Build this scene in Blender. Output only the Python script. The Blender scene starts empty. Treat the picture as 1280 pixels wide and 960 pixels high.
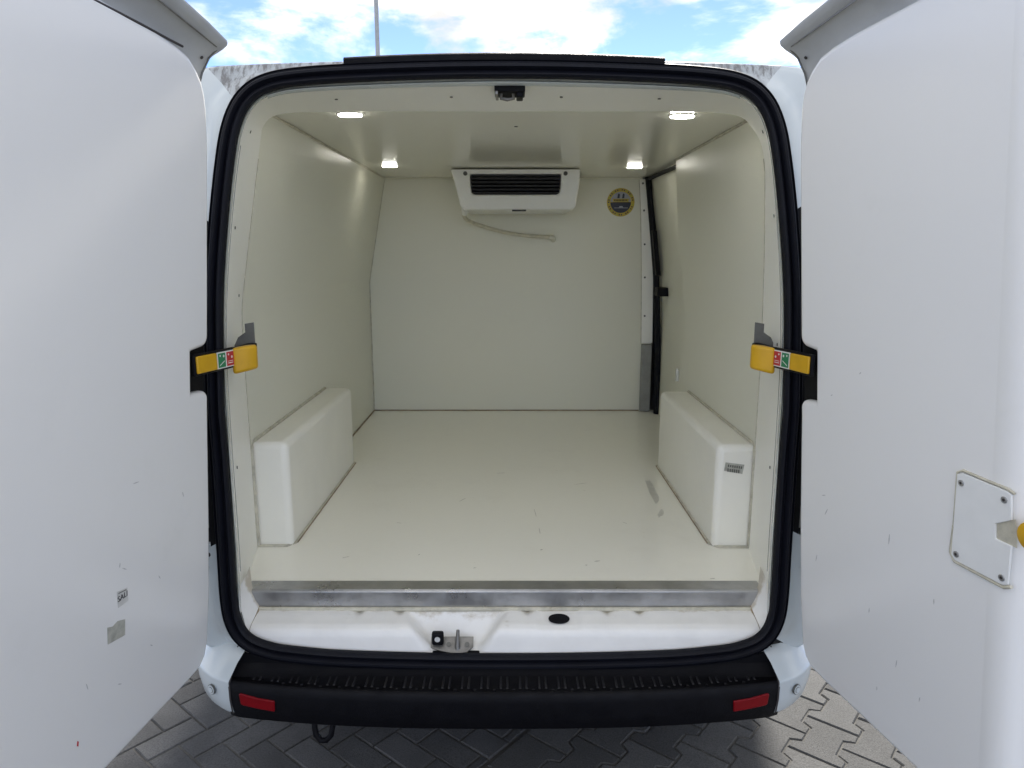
import bpy, bmesh, math, random
from mathutils import Vector, Matrix
R = math.radians
random.seed(7)
scene = bpy.context.scene
COL = scene.collection

# ------------------------------------------------------------------ camera
cam_d = bpy.data.cameras.new("camera"); cam = bpy.data.objects.new("camera", cam_d); COL.objects.link(cam)
cam.location = (0, 0, 1.62); cam.rotation_euler = (R(90 - 10.725), 0, 0)
cam_d.sensor_fit = 'HORIZONTAL'; cam_d.sensor_width = 36.0; cam_d.lens = 887.0 / 1280 * 36
cam_d.clip_start = 0.02; cam_d.clip_end = 2000
scene.camera = cam

# ------------------------------------------------------------------ light
SUN_EL, SUN_AZ = R(36), R(9)          # azimuth measured from +Y (ahead) towards +X (right)
w = bpy.data.worlds.new("World"); scene.world = w; w.use_nodes = True
nt = w.node_tree; N = nt.nodes; L = nt.links; N.clear()
out = N.new('ShaderNodeOutputWorld'); bg = N.new('ShaderNodeBackground'); bg.inputs[1].default_value = 0.15
sky = N.new('ShaderNodeTexSky'); sky.sky_type = 'NISHITA'; sky.sun_disc = False
sky.sun_elevation = SUN_EL; sky.sun_rotation = SUN_AZ; sky.altitude = 50; sky.air_density = 0.18; sky.dust_density = 0.0; sky.ozone_density = 2.0
tc = N.new('ShaderNodeTexCoord'); sep = N.new('ShaderNodeSeparateXYZ'); L.new(tc.outputs['Generated'], sep.inputs[0])
def wm(op, a, b=None, c=None):
    n = N.new('ShaderNodeMath'); n.operation = op
    for i, v in enumerate((a, b, c)):
        if v is None: continue
        if isinstance(v, (int, float)): n.inputs[i].default_value = v
        else: L.new(v, n.inputs[i])
    return n.outputs[0]
comb = N.new('ShaderNodeCombineXYZ'); L.new(sep.outputs[0], comb.inputs[0]); L.new(sep.outputs[1], comb.inputs[1]); L.new(wm('MULTIPLY', sep.outputs[2], 2.1), comb.inputs[2])
n1 = N.new('ShaderNodeTexNoise'); n1.inputs['Scale'].default_value = 4.2; n1.inputs['Detail'].default_value = 9; n1.inputs['Roughness'].default_value = 0.56; n1.inputs['Distortion'].default_value = 0.25
cloud_shift = N.new('ShaderNodeVectorMath'); cloud_shift.operation = 'ADD'; cloud_shift.inputs[1].default_value = (37.0, 13.0, 21.0); L.new(comb.outputs[0], cloud_shift.inputs[0])
L.new(cloud_shift.outputs[0], n1.inputs['Vector'])
n2 = N.new('ShaderNodeTexNoise'); n2.inputs['Scale'].default_value = 7.0; n2.inputs['Detail'].default_value = 6; L.new(cloud_shift.outputs[0], n2.inputs['Vector'])
mr = N.new('ShaderNodeMapRange'); mr.interpolation_type = 'SMOOTHSTEP'; mr.inputs[1].default_value = 0.42; mr.inputs[2].default_value = 0.55; L.new(n1.outputs[0], mr.inputs[0])
mr2 = N.new('ShaderNodeMapRange'); mr2.inputs[1].default_value = 0.32; mr2.inputs[2].default_value = 0.70; mr2.inputs[3].default_value = 1.0; mr2.inputs[4].default_value = 0.42; L.new(n2.outputs[0], mr2.inputs[0])
ccol = N.new('ShaderNodeVectorMath'); ccol.operation = 'SCALE'; ccol.inputs[0].default_value = (3.6, 3.56, 3.5); L.new(mr2.outputs[0], ccol.inputs['Scale'])
mx = N.new('ShaderNodeMixRGB'); L.new(mr.outputs[0], mx.inputs[0]); hsv = N.new('ShaderNodeHueSaturation'); hsv.inputs['Saturation'].default_value = 0.95; L.new(sky.outputs[0], hsv.inputs['Color']); L.new(hsv.outputs[0], mx.inputs[1]); L.new(ccol.outputs[0], mx.inputs[2])
L.new(mx.outputs[0], bg.inputs[0]); L.new(bg.outputs[0], out.inputs[0])

sd = bpy.data.lights.new("sun", 'SUN'); sd.energy = 2.7; sd.angle = R(10); sd.color = (1.0, 0.95, 0.88)
sun = bpy.data.objects.new("sun", sd); COL.objects.link(sun)
sdir = Vector((math.sin(SUN_AZ) * math.cos(SUN_EL), math.cos(SUN_AZ) * math.cos(SUN_EL), math.sin(SUN_EL)))
sun.rotation_euler = sdir.to_track_quat('Z', 'Y').to_euler(); sun.location = sdir * 30

scene.render.engine = 'CYCLES'
scene.view_settings.view_transform = 'Standard'; scene.view_settings.look = 'None'
scene.view_settings.exposure = 2.12; scene.view_settings.gamma = 1.0
scene.cycles.max_bounces = 12; scene.cycles.diffuse_bounces = 8

# ------------------------------------------------------------------ materials
def mat(name, col, rough=0.5, metal=0.0, var=0.0, vscale=6.0, bump=0.0, bscale=200.0, dirt=None, dscale=9.0, dthr=(0.58, 0.75), dstretch=(1, 1, 1), streak=None, grime=None, world=False, emit=None, spec=0.5, rvar=0.0, coat=0.0):
    m = bpy.data.materials.new(name); m.use_nodes = True
    nt = m.node_tree; N = nt.nodes; L = nt.links; b = N['Principled BSDF']
    b.inputs['Roughness'].default_value = rough; b.inputs['Metallic'].default_value = metal
    b.inputs['Specular IOR Level'].default_value = spec; b.inputs['Coat Weight'].default_value = coat; b.inputs['Coat Roughness'].default_value = 0.08
    c4 = (*col, 1); b.inputs['Base Color'].default_value = c4
    tc = N.new('ShaderNodeTexCoord'); cur = None
    geo = N.new('ShaderNodeNewGeometry'); coord = geo.outputs['Position'] if world else tc.outputs['Object']
    def noise(scale, detail=6, stretch=(1, 1, 1), rough=0.6):
        mp = N.new('ShaderNodeMapping'); mp.inputs['Scale'].default_value = stretch; L.new(coord, mp.inputs[0])
        n = N.new('ShaderNodeTexNoise'); n.inputs['Scale'].default_value = scale; n.inputs['Detail'].default_value = detail; n.inputs['Roughness'].default_value = rough
        L.new(mp.outputs[0], n.inputs['Vector']); return n.outputs[0]
    def ramp(v, a, bb, lo=0.0, hi=1.0):
        r = N.new('ShaderNodeMapRange'); r.interpolation_type = 'SMOOTHSTEP'
        for i, q in zip((1, 2, 3, 4), (a, bb, lo, hi)): r.inputs[i].default_value = q
        L.new(v, r.inputs[0]); return r.outputs[0]
    def mix(f, a, bcol):
        x = N.new('ShaderNodeMixRGB'); L.new(f, x.inputs[0])
        if a is None: x.inputs[1].default_value = c4
        else: L.new(a, x.inputs[1])
        x.inputs[2].default_value = (*bcol, 1); return x.outputs[0]
    if var:
        cur = mix(ramp(noise(vscale), 0.3, 0.75, 0, 1), cur, tuple(c * (1 - var) for c in col))
    if dirt:
        cur = mix(ramp(noise(dscale, 10, dstretch, 0.7), dthr[0], dthr[1], 0, 0.8), cur, dirt)
    if streak:
        # sparse short marks: high-frequency noise peaks gated by a coarse noise
        for st, sc in (((1, 1, 9), 34.0), ((6, 1, 1), 30.0)):
            a = ramp(noise(sc, 2, st), 0.735, 0.79, 0, 1); g = ramp(noise(4.3, 3), 0.55, 0.66, 0, 0.6)
            mm = N.new('ShaderNodeMath'); mm.operation = 'MULTIPLY'; L.new(a, mm.inputs[0]); L.new(g, mm.inputs[1])
            cur = mix(mm.outputs[0], cur, streak)
    if grime:
        # dirt gathered in a joint: noise that thins out away from the line y = grime[1]
        sp = N.new('ShaderNodeSeparateXYZ'); L.new(tc.outputs['Object'], sp.inputs[0])
        near = ramp(sp.outputs[1], grime[1] - grime[2], grime[1], 0, 0.62)
        ad = N.new('ShaderNodeMath'); ad.operation = 'ADD'; L.new(near, ad.inputs[0]); L.new(noise(26, 8, (0.7, 1, 1), 0.7), ad.inputs[1])
        cur = mix(ramp(ad.outputs[0], 0.80, 1.15, 0, 0.75), cur, grime[0])
    if world and cur is not None:      # every block its own tone
        oi = N.new('ShaderNodeObjectInfo'); h = N.new('ShaderNodeHueSaturation'); r = N.new('ShaderNodeMapRange')
        r.inputs[3].default_value = 0.78; r.inputs[4].default_value = 1.18; L.new(oi.outputs['Random'], r.inputs[0]); L.new(r.outputs[0], h.inputs['Value']); L.new(cur, h.inputs['Color']); cur = h.outputs[0]
    if cur is not None: L.new(cur, b.inputs['Base Color'])
    if rvar:
        L.new(ramp(noise(vscale * 1.7), 0.3, 0.7, max(rough - rvar, 0.02), rough + rvar), b.inputs['Roughness'])
    if bump:
        bp = N.new('ShaderNodeBump'); bp.inputs['Strength'].default_value = bump; bp.inputs['Distance'].default_value = 0.002
        L.new(noise(bscale, 3), bp.inputs['Height']); L.new(bp.outputs[0], b.inputs['Normal'])
    if emit:
        b.inputs['Emission Color'].default_value = (*emit[0], 1); b.inputs['Emission Strength'].default_value = emit[1]
    return m

M = {}
M['door']   = mat('door_gelcoat', (0.82, 0.818, 0.805), 0.24, bump=0.55, bscale=3, dirt=(0.70, 0.70, 0.68), dscale=2.5, dthr=(0.55, 0.95))
M['inner']  = mat('cream_gelcoat', (0.73, 0.722, 0.615), 0.36, bump=0.10, bscale=5)
M['trim']   = mat('trim_gelcoat', (0.90, 0.89, 0.82), 0.38, bump=0.15, bscale=30)
M['ceil']   = mat('ceiling_gelcoat', (0.74, 0.73, 0.635), 0.17, bump=0.08, bscale=5)
M['floor']  = mat('floor_gelcoat', (0.91, 0.895, 0.81), 0.16, bump=0.12, bscale=40, dirt=(0.82, 0.80, 0.72), dscale=4, dthr=(0.50, 0.95), streak=(0.40, 0.37, 0.31))
M['arch']   = mat('arch_gelcoat', (0.87, 0.855, 0.775), 0.32, var=0.05, vscale=4, bump=0.25, bscale=25, streak=(0.55, 0.53, 0.46), dirt=(0.6, 0.56, 0.45), dscale=6, dthr=(0.68, 0.9))
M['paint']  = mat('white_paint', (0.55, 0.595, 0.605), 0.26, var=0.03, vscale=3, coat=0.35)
M['sill']   = mat('sill_paint', (0.87, 0.86, 0.825), 0.34, var=0.08, vscale=9, dirt=(0.40, 0.34, 0.24), dscale=13, dthr=(0.63, 0.80), dstretch=(0.5, 1, 1), streak=(0.3, 0.28, 0.24), grime=((0.44, 0.38, 0.27), 1.962, 0.045))
M['dirtyp'] = mat('weathered_paint', (0.46, 0.49, 0.50), 0.45, var=0.3, vscale=14, dirt=(0.11, 0.10, 0.095), dscale=24, dthr=(0.44, 0.60), dstretch=(2.6, 1, 0.8))
M['shade']  = mat('door_steel_shaded', (0.50, 0.51, 0.51), 0.4, var=0.14, vscale=7, dirt=(0.22, 0.21, 0.20), dscale=18, dthr=(0.66, 0.85))  # shade under the door lips is put into this grey base colour
M['rubber'] = mat('seal_rubber', (0.0042, 0.005, 0.010), 0.55, spec=0.22, var=0.3, vscale=20, bump=0.15, bscale=150)
M['black']  = mat('black_plastic', (0.004, 0.004, 0.006), 0.55, spec=0.16, var=0.3, vscale=12, bump=0.5, bscale=420, rvar=0.1)
M['rib'] = mat('worn_rib_plastic', (0.022, 0.022, 0.026), 0.5, spec=0.3, var=0.5, vscale=30)
M['lamp_bk']= mat('recess_black', (0.006, 0.006, 0.007), 0.7, spec=0.2, var=0.4, vscale=14)
M['yellow'] = mat('strap_yellow', (0.66, 0.37, 0.006), 0.42, var=0.12, vscale=18, bump=0.2, bscale=200)
M['alu']    = mat('aluminium', (0.50, 0.50, 0.50), 0.36, metal=0.85, var=0.35, vscale=7, rvar=0.10, bump=0.1, bscale=90)
M['steel']  = mat('galvanised_steel', (0.30, 0.29, 0.27), 0.42, metal=0.8, var=0.4, vscale=40)
M['gplate'] = mat('grey_plate', (0.30, 0.30, 0.28), 0.5, metal=0.25, var=0.2, vscale=20)
M['bracket']= mat('bracket_steel', (0.16, 0.16, 0.15), 0.5, metal=0.3, var=0.2, vscale=30)
M['plate']  = mat('cover_plate', (0.80, 0.81, 0.80), 0.3, var=0.04, vscale=20, bump=0.1, bscale=60)
M['screw']  = mat('screw_metal', (0.13, 0.13, 0.12), 0.4, metal=0.6)
M['bead']   = mat('sealant', (0.60, 0.57, 0.46), 0.6, var=0.35, vscale=22, bump=0.6, bscale=90, dirt=(0.26, 0.21, 0.13), dscale=14, dthr=(0.55, 0.75))
M['darkbead']= mat('grimy_joint', (0.20, 0.155, 0.10), 0.7, var=-0.9, vscale=16)
M['red']    = mat('reflector_red', (0.19, 0.003, 0.007), 0.35, spec=0.2, var=0.1, vscale=60)
M['evap']   = mat('evaporator_plastic', (0.80, 0.80, 0.77), 0.32, var=0.04, vscale=8, bump=0.1, bscale=60)
M['grille'] = mat('grille_dark', (0.02, 0.021, 0.025), 0.45, var=0.3, vscale=30)
M['lens']   = mat('lamp_lens', (0.9, 0.9, 0.9), 0.3, emit=((1.0, 0.98, 0.90), 11.0))
M['bezel']  = mat('lamp_bezel', (0.75, 0.75, 0.72), 0.2, metal=0.3)
M['hose']   = mat('drain_hose', (0.66, 0.62, 0.49), 0.5, var=0.25, vscale=20)
M['paper']  = mat('label_paper', (0.62, 0.62, 0.60), 0.55, var=0.12, vscale=60)
M['paper2'] = mat('worn_label', (0.50, 0.50, 0.44), 0.6, var=0.4, vscale=45)
M['scuffc'] = mat('scuff_grey', (0.50, 0.50, 0.50), 0.5, var=0.3, vscale=150)
M['fscuff'] = mat('floor_scuff', (0.45, 0.43, 0.37), 0.5, var=0.4, vscale=90)
M['fstain'] = mat('floor_stain', (0.62, 0.61, 0.55), 0.3, var=0.15, vscale=30)
M['ink']    = mat('ink', (0.04, 0.035, 0.035), 0.6)
M['green']  = mat('label_green', (0.01, 0.20, 0.08), 0.5)
M['lred']   = mat('label_red', (0.48, 0.02, 0.03), 0.5)
M['white']  = mat('label_white', (0.75, 0.75, 0.72), 0.5)
M['sgold']  = mat('sticker_yellow', (0.56, 0.42, 0.045), 0.45, var=0.25, vscale=50)
M['sgrey']  = mat('sticker_grey', (0.36, 0.37, 0.42), 0.45, var=0.2, vscale=60)
M['snavy']  = mat('sticker_navy', (0.025, 0.03, 0.06), 0.45, var=0.3, vscale=60)
M['sgrn']   = mat('sticker_lime', (0.35, 0.42, 0.05), 0.45)
M['tyre']   = mat('tyre', (0.02, 0.02, 0.02), 0.8, bump=0.4, bscale=80)
M['post']   = mat('post_galvanised', (0.33, 0.35, 0.35), 0.5, metal=0.3, var=0.15, vscale=4)
M['pave_d'] = mat('paver_dark', world=True, col=(0.108, 0.109, 0.111), rough=0.9, spec=0.15, var=0.30, vscale=5, bump=0.9, bscale=330, dirt=(0.055, 0.055, 0.057), dscale=190, dthr=(0.42, 0.64))
M['pave_l'] = mat('paver_light', world=True, col=(0.112, 0.112, 0.110), rough=0.9, spec=0.2, var=0.22, vscale=5, bump=1.0, bscale=300, dirt=(0.060, 0.060, 0.059), dscale=190, dthr=(0.42, 0.62))
M['bed'] = mat('jointing_sand', (0.095, 0.092, 0.085), 0.95, var=0.4, vscale=20, bump=1.0, bscale=260)
M['sand']   = mat('joint_sand', (0.21, 0.205, 0.19), 0.95, var=0.25, vscale=20, bump=1.0, bscale=260)

# ------------------------------------------------------------------ helpers
VAN_C = Vector((-0.022, 4.2, 0.0))
def link_child(o, parent):
    if parent is not None:
        o.parent = parent
        o.matrix_parent_inverse = Matrix.Translation(-parent.location)
def obj(name, verts, faces, m, parent=None, smooth=False, bevel=0, seg=3, angle=40, auto=True):
    me = bpy.data.meshes.new(name); me.from_pydata([tuple(v) for v in verts], [], faces)
    bm = bmesh.new(); bm.from_mesh(me); bmesh.ops.recalc_face_normals(bm, faces=bm.faces); bm.to_mesh(me); bm.free()
    o = bpy.data.objects.new(name, me); COL.objects.link(o)
    if m is not None: me.materials.append(M[m] if isinstance(m, str) else m)
    if bevel:
        b = o.modifiers.new('bevel', 'BEVEL'); b.width = bevel; b.segments = seg; b.limit_method = 'ANGLE'; b.angle_limit = R(angle); b.harden_normals = False
    if smooth or bevel:
        for p in me.polygons: p.use_smooth = True
        if auto:
            try: me.set_sharp_from_angle(angle=R(50))
            except Exception: pass
    link_child(o, parent); return o
def box(name, x0, x1, y0, y1, z0, z1, m, parent=None, bevel=0, seg=3):
    v = [(x, y, z) for x in (x0, x1) for y in (y0, y1) for z in (z0, z1)]
    f = [(0, 1, 3, 2), (4, 6, 7, 5), (0, 4, 5, 1), (2, 3, 7, 6), (0, 2, 6, 4), (1, 5, 7, 3)]
    return obj(name, v, f, m, parent, bevel=bevel, seg=seg)
def obox(name, c, ax, ay, az, m, parent=None, bevel=0, seg=3):
    """box from a centre and three half-extent vectors"""
    c, ax, ay, az = map(Vector, (c, ax, ay, az))
    v = [c + i * ax + j * ay + k * az for i in (-1, 1) for j in (-1, 1) for k in (-1, 1)]
    f = [(0, 1, 3, 2), (4, 6, 7, 5), (0, 4, 5, 1), (2, 3, 7, 6), (0, 2, 6, 4), (1, 5, 7, 3)]
    return obj(name, v, f, m, parent, bevel=bevel, seg=seg)
def prism(name, pts, off, m, parent=None, bevel=0, seg=3, smooth=False):
    """polygon (list of 3D points) extruded by the vector off"""
    n = len(pts); off = Vector(off); v = [Vector(p) for p in pts]; v += [p + off for p in v]
    f = [tuple(range(n)), tuple(range(2 * n - 1, n - 1, -1))] + [(i, (i + 1) % n, n + (i + 1) % n, n + i) for i in range(n)]
    return obj(name, v, f, m, parent, bevel=bevel, seg=seg, smooth=smooth)
def loft(name, rows, m, parent=None, closed=False, smooth=True, caps=False, auto=True):
    n = len(rows[0]); v = [p for r in rows for p in r]; f = []
    for a in range(len(rows) - 1):
        for i in range(n if closed else n - 1):
            j = (i + 1) % n; f.append((a * n + i, a * n + j, (a + 1) * n + j, (a + 1) * n + i))
    if caps: f.append(tuple(range(n))); f.append(tuple(range(len(v) - 1, len(v) - n - 1, -1)))
    return obj(name, v, f, m, parent, smooth=smooth, auto=auto)
def tube(name, pts, r, m, parent=None, n=10, closed=False):
    pts = [Vector(p) for p in pts]; rows = []; k = len(pts); prev = None
    for i, p in enumerate(pts):
        if closed: t = pts[(i + 1) % k] - pts[i - 1]
        else: t = pts[min(i + 1, k - 1)] - pts[max(i - 1, 0)]
        t.normalize()
        a = prev - t * prev.dot(t) if prev is not None else t.orthogonal()
        a.normalize(); prev = a; b = t.cross(a)
        rr = r[i] if isinstance(r, (list, tuple)) else r
        rows.append([p + (a * math.cos(2 * math.pi * q / n) + b * math.sin(2 * math.pi * q / n)) * rr for q in range(n)])
    if closed: rows.append(rows[0])
    return loft(name, rows, m, parent, closed=True, caps=not closed)
def disc(name, c, nrm, r, th, m, parent=None, n=24, bevel=0):
    c, nrm = Vector(c), Vector(nrm).normalized(); a = nrm.orthogonal().normalized(); b = nrm.cross(a)
    return prism(name, [c + (a * math.cos(2 * math.pi * i / n) + b * math.sin(2 * math.pi * i / n)) * r for i in range(n)], nrm * th, m, parent, bevel=bevel)
def catmull(pts, n, closed=False):
    pts = [Vector(p) for p in pts]; k = len(pts); o = []
    rng = k if closed else k - 1
    for i in range(rng):
        g = (lambda q: pts[q % k]) if closed else (lambda q: pts[max(0, min(k - 1, q))])
        p0, p1, p2, p3 = g(i - 1), g(i), g(i + 1), g(i + 2)
        for s in range(n):
            t = s / n
            o.append(0.5 * ((2 * p1) + (p2 - p0) * t + (2 * p0 - 5 * p1 + 4 * p2 - p3) * t * t + (3 * p1 - p0 - 3 * p2 + p3) * t ** 3))
    if not closed: o.append(pts[-1])
    return o
def text(name, s, origin, right, up, h, m, parent, th=0.0004):
    cu = bpy.data.curves.new(name, 'FONT'); cu.body = s; cu.size = h / 0.7; cu.align_x = 'CENTER'; cu.align_y = 'CENTER'; cu.extrude = th
    tmp = bpy.data.objects.new('tmp', cu); COL.objects.link(tmp)
    dg = bpy.context.evaluated_depsgraph_get(); me = bpy.data.meshes.new_from_object(tmp.evaluated_get(dg))
    bpy.data.objects.remove(tmp); right = Vector(right).normalized(); up = Vector(up).normalized(); nn = right.cross(up)
    mw = Matrix.Translation(origin) @ Matrix((right, up, nn)).transposed().to_4x4(); me.transform(mw)
    me.materials.clear(); me.materials.append(M[m]); o = bpy.data.objects.new(name, me); COL.objects.link(o); link_child(o, parent); return o
def yseal(z): return 1.85 + max(0.0, z - 1.2) * 0.13

# ------------------------------------------------------------------ ground and paving
def structure(o): o['kind'] = 'structure'; return o
g = obj('ground', [(-400, -400, -0.012), (400, -400, -0.012), (400, 400, -0.012), (-400, 400, -0.012)], [(0, 1, 2, 3)], 'sand'); structure(g)
g['label'] = 'sandy bedding ground between and beyond the paving blocks'; 
bd = obj('paving_bed', [(-6.1, -2.6, -.0055), (6.1, -2.6, -.0055), (6.1, 9.1, -.0055), (-6.1, 9.1, -.0055)], [(0, 1, 2, 3)], 'bed'); structure(bd); bd['label'] = 'grey jointing sand under the paving blocks'
paving = bpy.data.objects.new('paving', None); COL.objects.link(paving); structure(paving); paving['label'] = 'grey concrete block paving under the van'
U = Vector((0.637, 0.771, 0)); V = Vector((0.771, -0.637, 0)); U.normalize(); V = Vector((U.y, -U.x, 0))
V_EDGE = -1.350            # where the rectangular blocks stop and the double-T blocks begin
def block_mesh(name, poly, m):
    """poly in (u,v) about its own centre; chamfered top"""
    n = len(poly); A = sum(poly[i][0] * poly[(i + 1) % n][1] - poly[(i + 1) % n][0] * poly[i][1] for i in range(n))
    if A < 0: poly = poly[::-1]
    def inset(d):
        r = []
        for i in range(n):
            p0, p1, p2 = (Vector(poly[(i + k) % n]).to_2d() if False else Vector((poly[(i + k) % n][0], poly[(i + k) % n][1])) for k in (-1, 0, 1))
            e0 = (p1 - p0).normalized(); e1 = (p2 - p1).normalized(); n0 = Vector((-e0.y, e0.x)); n1 = Vector((-e1.y, e1.x))
            b = (n0 + n1); b = b / max(0.3, b.dot(n0)) if b.length > 1e-6 else n0
            r.append(p1 + b * d)
        return r
    a, b = inset(0.0018), inset(0.0060)
    w = lambda p, z: tuple(U * p[0] + V * p[1] + Vector((0, 0, z)))
    vs = [w(p, -0.05) for p in a] + [w(p, -0.0045) for p in a] + [w(p, 0.0) for p in b]
    fs = [tuple(range(2 * n, 3 * n))]
    for i in range(n):
        j = (i + 1) % n; fs += [(i, j, n + j, n + i), (n + i, n + j, 2 * n + j, 2 * n + i)]
    me = bpy.data.meshes.new(name); me.from_pydata(vs, [], fs)
    bm = bmesh.new(); bm.from_mesh(me); bmesh.ops.recalc_face_normals(bm, faces=bm.faces); bm.to_mesh(me); bm.free()
    if me.polygons[0].normal.z < 0: me.flip_normals()
    me.materials.append(M[m]); return me
a1 = 0.1015
def rect(l, wd): return [(-l / 2, -wd / 2), (l / 2, -wd / 2), (l / 2, wd / 2), (-l / 2, wd / 2)]
me_u = block_mesh('paving_block', rect(2 * a1, a1), 'pave_d'); me_v = block_mesh('paving_block', rect(a1, 2 * a1), 'pave_d')
P_U, P_V, AMP = 0.2015, 0.1425, 0.034
def zig(u):   # one long edge of the double-T block, u=0 at the middle of the wide end joint
    q = (u / P_U) % 1.0
    pts = [(0, -AMP), (0.205, -AMP), (0.295, 0), (0.705, 0), (0.795, -AMP), (1.0, -AMP)]
    for (x0, y0), (x1, y1) in zip(pts, pts[1:]):
        if x0 <= q <= x1: return y0 + (y1 - y0) * (q - x0) / (x1 - x0)
keys = [0, 0.205, 0.295, 0.705, 0.795, 1.0]
dt = [(k * P_U - P_U / 2, zig(k * P_U) - P_V / 2 + AMP / 2) for k in keys] + [(k * P_U - P_U / 2, -zig(k * P_U) + P_V / 2 - AMP / 2) for k in keys[::-1]]
me_dt = block_mesh('paving_block', dt, 'pave_l')
blocks = []
u0, v0 = 0.809, -2.297
for i in range(-100, 140):
    for j in range(-90, 60):
        k = (i - j) % 4
        if k == 0: r = (i, i + 2, j, j + 1)
        elif k == 2: r = (i, i + 1, j - 1, j + 1)
        else: continue
        ua, ub, va, vb = u0 + r[0] * a1, u0 + r[1] * a1, v0 + r[2] * a1, v0 + r[3] * a1
        if va >= V_EDGE - 0.012: continue
        vb2 = min(vb, V_EDGE); c = U * ((ua + ub) / 2) + V * ((va + vb2) / 2)
        if abs(c.x) > 6.0 or c.y < -2.5 or c.y > 9.0: continue
        key = 'cut' if vb2 < vb - 1e-6 else ('u' if k == 0 else 'v')
        blocks.append((c, key, (ub - ua, vb2 - va)))
# double-T rows: zigzag chain 0 passes v=-0.597 at u-phase where its v is highest
U_C, V_C = 1.027 * 0.637 + 2.18 * 0.771, 1.027 * 0.771 - 2.18 * 0.637
for row in range(-5, 80):
    for q in range(-80, 80):
        uj = U_C + 0.065 + q * P_U + (row % 2) * P_U / 2          # end joint of this row
        c = U * (uj + P_U / 2) + V * (V_C + row * P_V + P_V / 2 - AMP / 2)
        if abs(c.x) > 6.0 or c.y < -2.5 or c.y > 9.0: continue
        blocks.append((c, 'edge' if row == -5 else 'dt', None))
edge_poly = [(-P_U / 2, -P_V / 2 - AMP / 2 + 0.002), (P_U / 2, -P_V / 2 - AMP / 2 + 0.002)] + dt[6:]
me_edge = block_mesh('paving_block', edge_poly, 'pave_l')
focus = Vector((0, 1.95, 0))
def score(c): d = c - focus; return (d.x * 0.75) ** 2 + (d.y * 1.6) ** 2
blocks.sort(key=lambda b: score(b[0]))
cache = {'u': me_u, 'v': me_v, 'dt': me_dt, 'edge': me_edge}
fv, ff = {'pave_d': [], 'pave_l': []}, {'pave_d': [], 'pave_l': []}
for idx, (c, key, size) in enumerate(blocks):
    if key == 'cut':
        ck = ('cut', round(size[0], 3), round(size[1], 3))
        if ck not in cache: cache[ck] = block_mesh('paving_block', rect(*size), 'pave_d')
        me = cache[ck]
    else: me = cache[key]
    dz = random.uniform(-0.0022, 0.0008)
    if idx < 300:
        o = bpy.data.objects.new('paving_block', me); COL.objects.link(o); o.location = (c.x, c.y, dz)
        o.rotation_euler = (random.uniform(-.006, .006), random.uniform(-.006, .006), random.uniform(-.006, .006)); o.parent = paving
    else:
        mk = 'pave_l' if key in ('dt', 'edge') else 'pave_d'; b0 = len(fv[mk])
        fv[mk] += [(v.co.x + c.x, v.co.y + c.y, v.co.z + dz) for v in me.vertices]; ff[mk] += [tuple(b0 + q for q in p.vertices) for p in me.polygons]
for mk in fv:
    me = bpy.data.meshes.new('outer_paving'); me.from_pydata(fv[mk], [], ff[mk]); me.materials.append(M[mk])
    o = bpy.data.objects.new('outer_paving', me); COL.objects.link(o); o.parent = paving; o['kind'] = 'stuff'

# ------------------------------------------------------------------ lamp post behind the van
lp = bpy.data.objects.new('lamp_post', None); COL.objects.link(lp); lp.location = (-2.83, 16, 0)
lp['label'] = 'thin grey metal lamp post rising behind the van roof'; lp['category'] = 'lamp post'
tube('pole', [(-2.83, 16, 0), (-2.83, 16, 1.0), (-2.83, 16, 9.0)], [0.075, 0.062, 0.038], 'post', lp, n=16)
tube('base_sleeve', [(-2.83, 16, 0), (-2.83, 16, 0.9), (-2.83, 16, 0.95)], [0.10, 0.10, 0.07], 'post', lp, n=16)
tube('arm', [(-2.83, 16, 8.9), (-2.6, 16, 9.15), (-2.1, 16, 9.2)], 0.03, 'post', lp)
box('lamp_head', -2.15, -1.5, 15.88, 16.12, 9.13, 9.24, 'post', lp, bevel=0.04)

# ------------------------------------------------------------------ the van
van = bpy.data.objects.new('delivery_van', None); COL.objects.link(van); van.location = VAN_C
van['label'] = 'white refrigerated delivery van seen from behind with both rear doors open'; van['category'] = 'van'
CX = -0.022
# --- rear aperture contour (inner edge of the rubber seal), x relative to CX, going round from bottom centre
half = [(0.0, .486), (.22, .488), (.46, .496), (.59, .508), (.66, .520), (.715, .545), (.742, .590), (.750, .66), (.748, .80), (.745, 1.05), (.746, 1.27), (.742, 1.50),
        (.727, 1.68), (.708, 1.83), (.688, 1.93), (.655, 1.993), (.600, 2.026), (.50, 2.041), (.33, 2.050), (.15, 2.0555), (0.0, 2.057)]
contour = [Vector((x, 0, z)) for x, z in half] + [Vector((-x, 0, z)) for x, z in half[-2:0:-1]]
path = catmull(contour, 6, closed=True)
nP = len(path); normals = []
for i in range(nP):
    t = (path[(i + 1) % nP] - path[i - 1]).normalized(); nrm = Vector((t.z, 0, -t.x)); normals.append(nrm)
if normals[0].z > 0: normals = [-q for q in normals]
def at_seal(i, wd, d):
    p = path[i % nP] + normals[i % nP] * wd
    return Vector((p.x + CX, yseal(p.z) - d, p.z))
prof = [(0, 0), (0.000, .010), (.003, .019), (.008, .023), (.013, .021), (.0165, .013), (.020, .012), (.023, .020), (.027, .026), (.033, .026), (.037, .019), (.039, .012), (.042, .012), (.0445, .017), (.047, .012), (.048, 0)]
rows = [[at_seal(i, a - 0.001, b) for a, b in prof] for i in range(nP)] ; rows.append(rows[0])
seal = loft('door_aperture_seal', rows, 'rubber', van); seal['label'] = 'black ribbed rubber seal round the open rear doorway'
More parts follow.
